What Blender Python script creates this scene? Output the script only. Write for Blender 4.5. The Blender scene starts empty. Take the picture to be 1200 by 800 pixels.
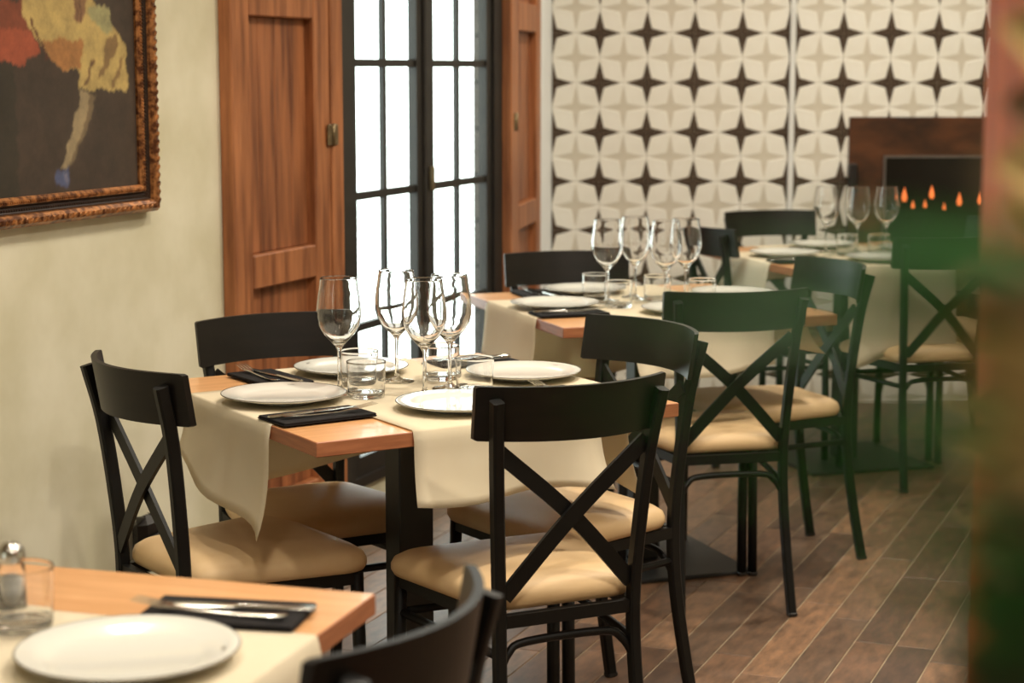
import bpy, math, random
from mathutils import Vector, Matrix
PI = math.pi
random.seed(11)
scene = bpy.context.scene
COL = scene.collection

# ------------------------------------------------------------------ camera, world, exposure
cam_d = bpy.data.cameras.new('camera')
cam = bpy.data.objects.new('camera', cam_d)
COL.objects.link(cam)
cam.location = (0, 0, 1.4107)
cam.rotation_euler = (PI / 2 - 0.1410, 0, 0)
cam_d.sensor_width = 36
cam_d.lens = 2245.4 / 1200 * 36
cam_d.clip_start = 0.02
cam_d.dof.use_dof = True
cam_d.dof.focus_distance = 3.75
cam_d.dof.aperture_fstop = 4.4
scene.camera = cam

world = bpy.data.worlds.new('world')
scene.world = world
world.use_nodes = True
bg = world.node_tree.nodes['Background']
bg.inputs['Color'].default_value = (0.90, 1.0, 0.97, 1)
bg.inputs['Strength'].default_value = 6.0

scene.view_settings.view_transform = 'Standard'
scene.view_settings.look = 'None'
scene.view_settings.gamma = 1
scene.view_settings.use_curve_mapping = False
scene.view_settings.exposure = 0.0

LAMP_COLOR = (1.0, 0.905, 0.755)
LAMP_GAIN = 1.45
LAMPS = [  # ceiling downlights: x, y, watts
    (-0.35, 2.35, 6.5), (0.85, 2.2, 13), (0.35, 3.35, 17), (1.5, 3.7, 14), (0.75, 4.9, 15),
    (1.7, 5.9, 12), (0.75, 6.9, 10), (1.9, 7.1, 9.5), (-0.5, 0.7, 10), (0.75, 0.5, 12), (2.4, 1.8, 10), (-0.95, 4.5, 9)]

# ------------------------------------------------------------------ materials
def srgb(c):
    def f(v):
        v /= 255.0
        return v / 12.92 if v <= 0.04045 else ((v + 0.055) / 1.055) ** 2.4
    return (f(c[0]), f(c[1]), f(c[2]), 1)

def new_mat(name):
    m = bpy.data.materials.new(name)
    m.use_nodes = True
    nt = m.node_tree
    return m, nt, nt.nodes['Principled BSDF']

def ramp(nt, fac, stops):
    r = nt.nodes.new('ShaderNodeValToRGB')
    el = r.color_ramp.elements
    el[0].position, el[0].color = stops[0]
    el[1].position, el[1].color = stops[-1]
    for p, c in stops[1:-1]:
        e = el.new(p)
        e.color = c
    nt.links.new(fac, r.inputs['Fac'])
    return r

def coords(nt, scale=(1, 1, 1), kind='Object', rot=(0, 0, 0)):
    tc = nt.nodes.new('ShaderNodeTexCoord')
    mp = nt.nodes.new('ShaderNodeMapping')
    mp.inputs['Scale'].default_value = scale
    mp.inputs['Rotation'].default_value = rot
    nt.links.new(tc.outputs[kind], mp.inputs['Vector'])
    return mp.outputs['Vector']

def noise(nt, vec, scale, detail=4, rough=0.55):
    n = nt.nodes.new('ShaderNodeTexNoise')
    n.inputs['Scale'].default_value = scale
    n.inputs['Detail'].default_value = detail
    n.inputs['Roughness'].default_value = rough
    nt.links.new(vec, n.inputs['Vector'])
    return n

def bump(nt, bsdf, height, strength=0.2, dist=0.002):
    b = nt.nodes.new('ShaderNodeBump')
    b.inputs['Strength'].default_value = strength
    b.inputs['Distance'].default_value = dist
    nt.links.new(height, b.inputs['Height'])
    nt.links.new(b.outputs['Normal'], bsdf.inputs['Normal'])

def mat_noise(name, c1, c2, scale=8, rough=0.6, stretch=(1, 1, 1), bstr=0.1, bdist=0.001, spec=0.5, metallic=0, coat=0, detail=4, kind='Object', lo=0.35, hi=0.65):
    m, nt, b = new_mat(name)
    v = coords(nt, stretch, kind)
    n = noise(nt, v, scale, detail)
    r = ramp(nt, n.outputs['Fac'], [(lo, srgb(c1)), (hi, srgb(c2))])
    nt.links.new(r.outputs['Color'], b.inputs['Base Color'])
    b.inputs['Roughness'].default_value = rough
    b.inputs['Specular IOR Level'].default_value = spec
    b.inputs['Metallic'].default_value = metallic
    b.inputs['Coat Weight'].default_value = coat
    if bstr:
        bump(nt, b, n.outputs['Fac'], bstr, bdist)
    return m

def mat_glass(name, tint=(1, 1, 1)):
    m, nt, b = new_mat(name)
    nt.nodes.remove(b)
    g = nt.nodes.new('ShaderNodeBsdfGlass')
    g.inputs['IOR'].default_value = 1.46
    g.inputs['Roughness'].default_value = 0.0
    g.inputs['Color'].default_value = (*tint, 1)
    nt.links.new(g.outputs[0], nt.nodes['Material Output'].inputs['Surface'])
    return m

def mat_pane(name):
    m, nt, b = new_mat(name)
    nt.nodes.remove(b)
    t = nt.nodes.new('ShaderNodeBsdfTransparent')
    t.inputs['Color'].default_value = (0.93, 0.96, 0.94, 1)
    g = nt.nodes.new('ShaderNodeBsdfGlossy')
    g.inputs['Roughness'].default_value = 0.03
    fr = nt.nodes.new('ShaderNodeFresnel')
    mx = nt.nodes.new('ShaderNodeMixShader')
    nt.links.new(fr.outputs[0], mx.inputs[0])
    nt.links.new(t.outputs[0], mx.inputs[1])
    nt.links.new(g.outputs[0], mx.inputs[2])
    nt.links.new(mx.outputs[0], nt.nodes['Material Output'].inputs['Surface'])
    return m

def mat_emit(name, col, strength):
    m, nt, b = new_mat(name)
    b.inputs['Base Color'].default_value = (*col, 1)
    b.inputs['Emission Color'].default_value = (*col, 1)
    b.inputs['Emission Strength'].default_value = strength
    return m

def mat_plank(name, island=False):
    m, nt, b = new_mat(name)
    if island:
        g = nt.nodes.new('ShaderNodeNewGeometry')
        rnd = g.outputs['Random Per Island']
    else:
        g = nt.nodes.new('ShaderNodeObjectInfo')
        rnd = g.outputs['Random']
    tone = ramp(nt, rnd, [(0.0, srgb((78, 58, 44))), (0.25, srgb((118, 88, 66))), (0.5, srgb((96, 76, 60))), (0.75, srgb((136, 104, 78))), (1.0, srgb((88, 70, 56)))])
    v = coords(nt, (1, 1, 1), 'Object')
    mp = nt.nodes.new('ShaderNodeVectorMath')
    mp.operation = 'ADD'
    cmb = nt.nodes.new('ShaderNodeCombineXYZ')
    mul = nt.nodes.new('ShaderNodeMath'); mul.operation = 'MULTIPLY'; mul.inputs[1].default_value = 37.0
    nt.links.new(rnd, mul.inputs[0]); nt.links.new(mul.outputs[0], cmb.inputs['X']); nt.links.new(mul.outputs[0], cmb.inputs['Y'])
    nt.links.new(v, mp.inputs[0]); nt.links.new(cmb.outputs[0], mp.inputs[1])
    st = nt.nodes.new('ShaderNodeMapping'); st.inputs['Scale'].default_value = (5, 16, 10)
    nt.links.new(mp.outputs[0], st.inputs['Vector'])
    n = noise(nt, st.outputs['Vector'], 2.2, 6, 0.65)
    gr = ramp(nt, n.outputs['Fac'], [(0.3, (0.3, 0.3, 0.3, 1)), (0.5, (0.78, 0.76, 0.75, 1)), (0.7, (1.3, 1.2, 1.1, 1))])
    mix = nt.nodes.new('ShaderNodeMix'); mix.data_type = 'RGBA'; mix.blend_type = 'MULTIPLY'; mix.inputs[0].default_value = 0.85
    nt.links.new(tone.outputs['Color'], mix.inputs[6]); nt.links.new(gr.outputs['Color'], mix.inputs[7])
    nt.links.new(mix.outputs[2], b.inputs['Base Color'])
    b.inputs['Roughness'].default_value = 0.42
    bump(nt, b, n.outputs['Fac'], 0.25, 0.001)
    return m

M = {}
M['wall'] = mat_noise('wall_plaster', (206, 200, 172), (224, 219, 196), 3.5, 0.8, (1, 1, 1), 0.25, 0.002, 0.25)
M['wall_white'] = mat_noise('wall_white_paint', (238, 242, 244), (244, 248, 250), 5, 0.75, (1, 1, 1), 0.1, 0.001, 0.3)
M['ceiling'] = mat_noise('ceiling_paint', (222, 216, 200), (232, 226, 212), 4, 0.9, (1, 1, 1), 0.05)
M['grout'] = mat_noise('floor_grout', (150, 134, 110), (172, 156, 130), 12, 0.9, (1, 1, 1), 0.2)
M['plank'] = mat_plank('floor_plank')
M['plank_far'] = mat_plank('floor_plank_far', True)
M['tile_grout'] = mat_noise('tile_grout', (196, 190, 174), (206, 200, 184), 20, 0.8)
M['tile_body'] = mat_noise('tile_greige', (208, 201, 184), (214, 207, 192), 14, 0.45)
M['tile_petal'] = mat_noise('tile_white', (236, 233, 222), (242, 240, 231), 9, 0.42)
M['tile_star'] = mat_noise('tile_brown', (66, 52, 40), (78, 62, 48), 20, 0.45)
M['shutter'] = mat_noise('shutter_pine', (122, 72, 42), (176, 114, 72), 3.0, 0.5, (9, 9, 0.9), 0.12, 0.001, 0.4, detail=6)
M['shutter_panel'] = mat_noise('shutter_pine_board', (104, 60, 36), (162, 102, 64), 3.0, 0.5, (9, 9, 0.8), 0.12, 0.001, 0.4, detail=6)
M['post_wood'] = mat_noise('post_wood', (160, 74, 28), (194, 100, 46), 3.0, 0.55, (9, 9, 0.9), 0.12, 0.001, 0.4)
M['brass'] = mat_noise('aged_brass', (120, 104, 78), (150, 132, 100), 30, 0.4, metallic=0.8)
M['black_metal'] = mat_noise('window_black_metal', (30, 27, 24), (38, 35, 31), 10, 0.5, bstr=0.05)
M['pane'] = mat_pane('window_glass')
M['chair_metal'] = mat_noise('chair_black_metal', (9, 8, 7), (14, 13, 11), 14, 0.5, bstr=0.03, spec=0.3)
M['chair_panel'] = mat_noise('chair_dark_wood', (14, 11, 9), (23, 18, 14), 3, 0.42, (2, 2, 14), 0.05, 0.0005, 0.35)
M['seat'] = mat_noise('seat_leatherette', (202, 170, 126), (212, 182, 140), 6, 0.5, bstr=0.12, bdist=0.001, spec=0.4)
M['tabletop'] = mat_noise('beech_top', (196, 142, 92), (214, 162, 112), 3.0, 0.33, (1.2, 14, 8), 0.03, 0.0004, 0.5, coat=0.15, detail=5)
M['tableedge'] = mat_noise('beech_edge', (150, 92, 60), (172, 110, 74), 4.0, 0.45, (3, 3, 30), 0.05, 0.0005)
M['table_metal'] = mat_noise('table_black_steel', (18, 18, 17), (27, 26, 25), 12, 0.5, bstr=0.03)
M['paper'] = mat_noise('cream_runner', (228, 216, 190), (236, 225, 201), 5, 0.85, bstr=0.25, bdist=0.002, spec=0.2)
_nt = M['paper'].node_tree          # thin paper lets some light through
_tr = _nt.nodes.new('ShaderNodeBsdfTranslucent'); _tr.inputs['Color'].default_value = srgb((238, 226, 198))
_mx = _nt.nodes.new('ShaderNodeMixShader'); _mx.inputs[0].default_value = 0.3
_nt.links.new(_nt.nodes['Principled BSDF'].outputs[0], _mx.inputs[1]); _nt.links.new(_tr.outputs[0], _mx.inputs[2])
_nt.links.new(_mx.outputs[0], _nt.nodes['Material Output'].inputs['Surface'])
M['porcelain'] = mat_noise('porcelain', (220, 219, 210), (226, 225, 217), 3, 0.12, bstr=0, spec=0.5, coat=0.4)
M['rimline'] = mat_noise('rim_line', (84, 78, 68), (98, 90, 80), 9, 0.3, bstr=0)
M['napkin'] = mat_noise('black_napkin', (20, 18, 19), (30, 27, 28), 60, 0.85, bstr=0.2, bdist=0.0005, spec=0.2)
M['steel'] = mat_noise('cutlery_steel', (200, 198, 190), (216, 214, 208), 12, 0.16, bstr=0, metallic=1.0)
M['chrome'] = mat_noise('shaker_chrome', (190, 188, 184), (210, 208, 204), 12, 0.15, bstr=0, metallic=1.0)
M['salt'] = mat_noise('salt', (224, 222, 214), (236, 234, 228), 60, 0.9)
M['glass'] = mat_glass('clear_glass')
M['gilt'] = mat_noise('gilt_wood', (90, 50, 26), (188, 128, 76), 60, 0.36, bstr=0.3, bdist=0.002, metallic=0.55, lo=0.4, hi=0.62)
M['frame_dark'] = mat_noise('frame_dark_lacquer', (34, 20, 14), (52, 32, 22), 30, 0.4)
M['slab'] = mat_noise('fireplace_copper_slab', (46, 26, 15), (92, 54, 30), 4.5, 0.35, (1, 1, 2.2), 0.1, spec=0.6)
M['screen'] = mat_noise('fireplace_black_glass', (16, 13, 11), (22, 18, 15), 4, 0.15, bstr=0)
M['screen_frame'] = mat_noise('fireplace_grey_trim', (110, 104, 100), (126, 120, 114), 12, 0.4, metallic=0.6)
M['flame'] = mat_emit('flame', (1.0, 0.24, 0.06), 0.75)
M['lamp'] = mat_emit('lamp_disc', (1.0, 0.85, 0.62), 12)
M['lamp_ring'] = mat_noise('lamp_ring_white', (220, 216, 208), (230, 226, 218), 10, 0.5)
M['trim_metal'] = mat_noise('corner_trim_white_metal', (224, 226, 224), (236, 238, 236), 10, 0.25, bstr=0, spec=0.7)
M['leaf'] = mat_noise('leaf_green', (40, 104, 40), (64, 136, 58), 30, 0.45)
M['leaf_dark'] = mat_noise('leaf_dark_green', (34, 52, 20), (52, 70, 28), 30, 0.5)
M['leaf_dry'] = mat_noise('leaf_dried_tan', (170, 138, 80), (206, 176, 112), 30, 0.7)
M['leaf_brown'] = mat_noise('leaf_dried_brown', (84, 62, 34), (110, 82, 48), 30, 0.7)
M['stem'] = mat_noise('plant_stem', (70, 84, 44), (96, 104, 60), 30, 0.6)
M['stem_dry'] = mat_noise('dried_stem', (120, 90, 54), (146, 112, 70), 30, 0.7)
M['pot'] = mat_noise('terracotta_pot', (150, 92, 62), (172, 110, 78), 12, 0.8)
M['soil'] = mat_noise('potting_soil', (40, 30, 22), (60, 46, 34), 60, 0.95, bstr=0.8, bdist=0.01)
M['bag'] = mat_noise('dark_plastic', (24, 20, 20), (34, 30, 28), 12, 0.4)

def mat_canvas():
    m, nt, b = new_mat('oil_painting')
    a = nt.nodes.new('ShaderNodeVertexColor')
    a.layer_name = 'paint'
    v = coords(nt, (1, 1, 1))
    n = noise(nt, v, 16, 8, 0.7)
    r = ramp(nt, n.outputs['Fac'], [(0.3, (0.5, 0.5, 0.52, 1)), (0.52, (0.92, 0.9, 0.88, 1)), (0.72, (1.3, 1.26, 1.2, 1))])
    mix = nt.nodes.new('ShaderNodeMix'); mix.data_type = 'RGBA'; mix.blend_type = 'MULTIPLY'; mix.inputs[0].default_value = 0.8
    nt.links.new(a.outputs['Color'], mix.inputs[6]); nt.links.new(r.outputs['Color'], mix.inputs[7])
    nt.links.new(mix.outputs[2], b.inputs['Base Color'])
    b.inputs['Roughness'].default_value = 0.5
    bump(nt, b, n.outputs['Fac'], 0.2, 0.001)
    return m
M['canvas'] = mat_canvas()

# ------------------------------------------------------------------ mesh building
def V(*a):
    return Vector(a)

def catmull(pts, n=6):
    pts = [Vector(p) for p in pts]
    P = [2 * pts[0] - pts[1]] + pts + [2 * pts[-1] - pts[-2]]
    out = []
    for i in range(1, len(P) - 2):
        for k in range(n):
            t = k / n
            a, b, c, d = P[i - 1], P[i], P[i + 1], P[i + 2]
            out.append(0.5 * ((2 * b) + (c - a) * t + (2 * a - 5 * b + 4 * c - d) * t * t + (3 * b - a - 3 * c + d) * t ** 3))
    out.append(pts[-1])
    return out

def ngon_section(w, d, k=8):
    return [(w / 2 * math.cos(2 * PI * i / k), d / 2 * math.sin(2 * PI * i / k)) for i in range(k)]

def rect_section(w, d, b=0.0):
    w, d = w / 2, d / 2
    if not b:
        return [(w, d), (-w, d), (-w, -d), (w, -d)]
    return [(w, d - b), (w - b, d), (-w + b, d), (-w, d - b), (-w, -d + b), (-w + b, -d), (w - b, -d), (w, -d + b)]

class MB:
    def __init__(s):
        s.v, s.f, s.m, s.sm = [], [], [], []
    def quadgrid(s, rows, mat=0, smooth=True, closed=False, flip=False):
        base = len(s.v)
        n = len(rows[0])
        for r in rows:
            s.v.extend([tuple(p) for p in r])
        for i in range(len(rows) - 1):
            for j in range(n if closed else n - 1):
                k = (j + 1) % n
                q = (base + i * n + j, base + i * n + k, base + (i + 1) * n + k, base + (i + 1) * n + j)
                s.f.append(q[::-1] if flip else q); s.m.append(mat); s.sm.append(smooth)
        return base
    def poly(s, pts, mat=0, smooth=False):
        b = len(s.v)
        s.v.extend([tuple(p) for p in pts])
        s.f.append(tuple(range(b, b + len(pts)))); s.m.append(mat); s.sm.append(smooth)
    def box(s, x0, x1, y0, y1, z0, z1, mat=0, bev=0.0):
        if bev:
            return s.rbox(x0, x1, y0, y1, z0, z1, bev, mat)
        c = [(x0, y0, z0), (x1, y0, z0), (x1, y1, z0), (x0, y1, z0), (x0, y0, z1), (x1, y0, z1), (x1, y1, z1), (x0, y1, z1)]
        b = len(s.v)
        s.v.extend(c)
        for q in ((0, 3, 2, 1), (4, 5, 6, 7), (0, 1, 5, 4), (1, 2, 6, 5), (2, 3, 7, 6), (3, 0, 4, 7)):
            s.f.append(tuple(b + i for i in q)); s.m.append(mat); s.sm.append(False)
    def rbox(s, x0, x1, y0, y1, z0, z1, bev, mat=0, topmat=None):
        def ring(e, z):
            return [(x0 + e, y0 + bev * 0 + (bev), z) if False else p for p in (
                (x0 + e + bev, y0 + e, z), (x1 - e - bev, y0 + e, z), (x1 - e, y0 + e + bev, z), (x1 - e, y1 - e - bev, z),
                (x1 - e - bev, y1 - e, z), (x0 + e + bev, y1 - e, z), (x0 + e, y1 - e - bev, z), (x0 + e, y0 + e + bev, z))]
        R = [ring(bev, z0), ring(0, z0 + bev), ring(0, z1 - bev), ring(bev, z1)]
        b = s.quadgrid(R, mat, False, True)
        n = len(s.v)
        s.f.append(tuple(b + i for i in range(7, -1, -1))); s.m.append(mat); s.sm.append(False)
        s.f.append(tuple(n - 8 + i for i in range(8))); s.m.append(mat if topmat is None else topmat); s.sm.append(False)
    def sweep(s, path, sec, ref=(0, 1, 0), mat=0, smooth=True, caps=True, scale=None):
        path = [Vector(p) for p in path]
        rows = []
        for i, p in enumerate(path):
            t = (path[min(i + 1, len(path) - 1)] - path[max(i - 1, 0)]).normalized()
            a = t.cross(Vector(ref)).normalized()
            b = a.cross(t).normalized()
            k = scale(i / (len(path) - 1)) if scale else 1
            rows.append([p + a * (u * k) + b * (w * k) for u, w in sec])
        base = s.quadgrid(rows, mat, smooth, True, flip=True)
        n = len(sec)
        if caps:
            s.f.append(tuple(base + i for i in range(n))); s.m.append(mat); s.sm.append(False)
            e = base + (len(path) - 1) * n
            s.f.append(tuple(e + i for i in range(n - 1, -1, -1))); s.m.append(mat); s.sm.append(False)
    def lathe(s, prof, seg=32, mat=0, smooth=True, c=(0, 0, 0)):
        rows = []
        for r, z in prof:
            rows.append([(c[0] + max(r, 1e-5) * math.cos(2 * PI * i / seg), c[1] + max(r, 1e-5) * math.sin(2 * PI * i / seg), c[2] + z) for i in range(seg)])
        s.quadgrid(rows, mat, smooth, True)
    def mesh(s, name, mats):
        me = bpy.data.meshes.new(name)
        me.from_pydata(s.v, [], s.f)
        for m in mats:
            me.materials.append(M[m] if isinstance(m, str) else m)
        me.polygons.foreach_set('material_index', s.m)
        me.polygons.foreach_set('use_smooth', s.sm)
        me.update()
        return me
    def build(s, name, mats, parent=None):
        if isinstance(mats, str):
            mats = [mats]
        return link(name, s.mesh(name, mats), parent)

def link(name, data, parent=None):
    o = bpy.data.objects.new(name, data)
    COL.objects.link(o)
    if parent:
        o.parent = parent
    return o

def tag(o, label=None, cat=None, group=None, kind=None):
    if label: o['label'] = label
    if cat: o['category'] = cat
    if group: o['group'] = group
    if kind: o['kind'] = kind
    return o

def empty(name, loc=(0, 0, 0), rz=0):
    o = link(name, None)
    o.empty_display_size = 0.05
    o.location = loc
    o.rotation_euler = (0, 0, rz)
    return o

def copy_tree(o, parent=None):
    c = o.copy()
    COL.objects.link(c)
    c.parent = parent
    for ch in o.children:
        copy_tree(ch, c)
    return c

def pose(o, x, y, z, rz):
    o.location = (x, y, z)
    o.rotation_euler = (0, 0, rz)
    return o

# ------------------------------------------------------------------ the room
WT = math.radians(21.5)                      # left wall runs 21.5 degrees right of straight ahead
W0 = Vector((-0.30, 6.2, 0))
WALL_RZ = PI / 2 - WT                        # local x along the wall, local -y into the room
BACK_Y = 8.1

def on_wall(o):
    o.location = W0
    o.rotation_euler = (0, 0, WALL_RZ)
    return o

# floor: grout bed + planks laid parallel to the left wall
b = MB(); b.box(-3.6, 4.0, -2.6, 8.4, -0.06, -0.0025)
floor = tag(b.build('floor', 'grout'), 'wood-look plank floor with pale joints', kind='structure')
PW, PL, GAP = 0.1, 0.66, 0.003
fd = Vector((math.sin(WT), math.cos(WT), 0)); fn = Vector((math.cos(WT), -math.sin(WT), 0))
planks = []
for i in range(-45, 48):
    off = random.random() * PL
    for j in range(-8, 16):
        a0 = j * PL + off; b0 = i * PW
        c = fd * (a0 + PL / 2) + fn * (b0 + PW / 2)
        if not (-3.4 < c.x < 3.7 and -2.4 < c.y < 8.3):
            continue
        planks.append(c)
cp, sp = math.cos(0.141), math.sin(0.141)
def floor_px(p):
    d = p.y * cp + 1.4107 * sp
    u = p.y * sp - 1.4107 * cp
    return (600 + 2245.4 * p.x / d, 400 - 2245.4 * u / d) if d > 0.2 else (9e9, 9e9)
def rank(c):
    x, y = floor_px(c)
    out = max(0, 330 - x, x - 1240, y - 860)
    return out * 10 + c.y * 20
planks.sort(key=rank)
b = MB(); b.rbox(-PL / 2 + GAP / 2, PL / 2 - GAP / 2, -PW / 2 + GAP / 2, PW / 2 - GAP / 2, -0.008, 0.0, 0.0012)
pm = b.mesh('plank', ['plank'])
for c in planks[:300]:
    o = link('plank', pm, floor)
    o.location = c; o.rotation_euler = (0, 0, WALL_RZ)
b = MB()
for c in planks[300:]:
    x0, y0 = PL / 2 - GAP / 2, PW / 2 - GAP / 2
    q = [c + fd * sx * x0 - fn * sy * y0 for sx, sy in ((-1, -1), (1, -1), (1, 1), (-1, 1))]
    k = len(b.v)
    b.v += [(p.x, p.y, 0) for p in q] + [(p.x, p.y, -0.008) for p in q]
    for f in ((0, 1, 2, 3), (0, 4, 5, 1), (1, 5, 6, 2), (2, 6, 7, 3), (3, 7, 4, 0)):
        b.f.append(tuple(k + t for t in f)); b.m.append(0); b.sm.append(False)
tag(b.build('outer_planks', 'plank_far', floor), kind='stuff')

b = MB(); b.box(-3.6, 4.0, -2.6, 8.4, 2.8, 2.9)
tag(b.build('ceiling', 'ceiling'), kind='structure')

# left wall with the window opening
T0, T1 = -0.565, 0.66
b = MB()
b.box(-8.6, T0, 0, 0.08, -0.05, 2.85)
b.box(T0, T1, 0, 0.08, 2.36, 2.85)
b.box(T0, T1, 0, 0.08, -0.05, 0.14)
tag(on_wall(b.build('wall_left', 'wall')), 'cream plastered wall beside the window', kind='structure')
# return wall carrying the second shutter
P1 = Vector((-0.045, 6.85, 0)); P2 = Vector((0.175, 8.15, 0))
ra = math.atan2(P2.y - P1.y, P2.x - P1.x)
b = MB(); b.box(0, (P2 - P1).length, 0, 0.06, -0.05, 2.85)
wr = tag(b.build('wall_return', 'wall_white'), 'white wall strip between shutter and patterned tiles', kind='structure')
wr.location = P1; wr.rotation_euler = (0, 0, ra)
b = MB(); b.box(3.55, 3.85, -2.6, 8.4, -0.05, 2.85)
tag(b.build('wall_right', 'wall'), kind='structure')
b = MB(); b.box(-3.6, 4.0, -2.75, -2.45, -0.05, 2.85)
tag(b.build('wall_rear', 'wall'), kind='structure')
b = MB(); b.box(0.1, 3.7, BACK_Y + 0.012, BACK_Y + 0.3, -0.05, 2.85)
back = tag(b.build('wall_back', 'tile_grout'), 'tiled back wall with dark brown four-pointed stars', kind='structure')

# patterned wall tiles
TW, TH = 0.1985, 0.206
def tile_mesh():
    b = MB()
    def P(u, v, d=0):
        return (u * (TW - 0.0015), -d, v * (TH - 0.0015))
    fr, e = 0.0, 0.0
    # side skirt
    o = [(-.5, -.5), (.5, -.5), (.5, .5), (-.5, .5)]
    for i in range(4):
        a, c = o[i], o[(i + 1) % 4]
        b.poly([P(*a, -0.012), P(*c, -0.012), P(*c), P(*a)], 0)
    g, t, dd, gd = 0.078, 0.45, 0.435, 0.092
    star = []
    for k in range(4):
        an = k * PI / 2
        star.append((t * math.cos(an), t * math.sin(an)))
        an2 = an + PI / 4
        star.append((g * math.sqrt(2) * math.cos(an2), g * math.sqrt(2) * math.sin(an2)))
    for k in range(4):   # greige star at the centre, four kites
        b.poly([P(0, 0), P(*star[(2 * k - 1) % 8]), P(*star[2 * k]), P(*star[(2 * k + 1) % 8])], 0)
    h = 0.0016
    for sx, sy in ((1, 1), (-1, 1), (-1, -1), (1, -1)):
        def Q(u, v, d=0):
            return P(u * sx, v * sy, d)
        petal = [(g, g), (t, 0.0), (.5, 0.0), (.5, .5 - dd), (.5 - gd, .5 - gd), (.5 - dd, .5), (0, .5), (0, t)]
        cen = (0.25, 0.25)
        inner = [(cen[0] + (u - cen[0]) * 0.93, cen[1] + (v - cen[1]) * 0.93) for u, v in petal]
        rev = sx * sy < 0
        pp = [Q(u, v, h) for u, v in inner]
        b.poly(pp[::-1] if rev else pp, 1)
        for i in range(8):
            j = (i + 1) % 8
            q = [Q(*petal[i]), Q(*petal[j]), Q(*inner[j], h), Q(*inner[i], h)]
            b.poly(q[::-1] if rev else q, 1)
        q = [Q(.5, .5), Q(.5 - dd, .5), Q(.5 - gd, .5 - gd), Q(.5, .5 - dd)]
        b.poly(q[::-1] if rev else q, 2)
    return b.mesh('wall_tile', ['tile_body', 'tile_petal', 'tile_star'])
tm = tile_mesh()
XL, XR = 0.168, 1.186
Z0 = 1.354 - 7 * TH
cols = [XL + TW * (i + .5) for i in range(5)] + [XR + TW * (i + .5) for i in range(7)]
for cx in cols:
    for r in range(0, 14):
        cz = Z0 + TH * (r + .5)
        if cz - TH / 2 > 2.8 or (1.5 < cx < 2.4 and 0.5 < cz < 1.05):
            continue
        o = link('wall_tile', tm, back)
        o.location = (cx, BACK_Y, cz)
b = MB(); b.rbox(1.161, 1.184, BACK_Y - 0.02, BACK_Y + 0.012, 0, 2.8, 0.004)
tag(b.build('trim_1', 'trim_metal'), 'narrow glossy white corner trim on the tiled wall', kind='structure')

# black french window with two leaves
win = on_wall(empty('window_1'))
tag(win, 'tall black metal window with small panes', kind='structure')
b = MB()
ZB, ZT = 0.14, 2.36
for x0, x1, z0, z1 in ((T0, T0 + 0.06, ZB, ZT), (T1 - 0.035, T1 + 0.04, ZB, ZT), (T0, T1, ZT - 0.05, ZT), (T0, T1, ZB, ZB + 0.03)):
    b.box(x0, x1, -0.01, 0.07, z0, z1)
b.build('window_frame', 'black_metal', win)
def leaf(x0, x1, y0, y1, mx, sl, sr):
    L = MB()
    L.box(x0, x0 + sl, y0, y1, ZB + 0.03, ZT - 0.05)
    L.box(x1 - sr, x1, y0, y1, ZB + 0.03, ZT - 0.05)
    L.box(x0, x1, y0, y1, ZT - 0.1, ZT - 0.05)
    L.box(x0, x1, y0, y1, ZB + 0.03, ZB + 0.09)
    root = L.build('window_leaf', 'black_metal', win)
    zs = [ZB + 0.09, 0.63, 1.03, 1.43, 1.83, ZT - 0.1]
    m = MB(); m.box(mx - 0.011, mx + 0.011, y0 + 0.008, y1 - 0.006, zs[0], zs[-1]); m.build('muntin', 'black_metal', root)
    for z in zs[1:-1]:
        m = MB(); m.box(x0 + sl, x1 - sr, y0 + 0.006, y1 - 0.005, z - 0.012, z + 0.012); m.build('muntin', 'black_metal', root)
    ym = (y0 + y1) / 2
    for a, c in ((x0 + sl, mx - 0.011), (mx + 0.011, x1 - sr)):
        for k in range(5):
            g = MB(); g.poly([(a, ym, zs[k]), (c, ym, zs[k]), (c, ym, zs[k + 1]), (a, ym, zs[k + 1])])
            g.build('pane', 'pane', root)
leaf(T0 + 0.06, 0.03, 0.0, 0.03, -0.235, 0.05, 0.045)
leaf(0.085, T1 - 0.035, 0.0, 0.03, 0.345, 0.035, 0.05)
b = MB(); b.rbox(0.03, 0.085, -0.012, 0.035, ZB + 0.03, ZT - 0.05, 0.006); b.build('meeting_stile', 'black_metal', win)
b = MB(); b.rbox(0.052, 0.064, -0.03, -0.012, 1.02, 1.1, 0.003); b.build('handle', 'brass', win)

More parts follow.
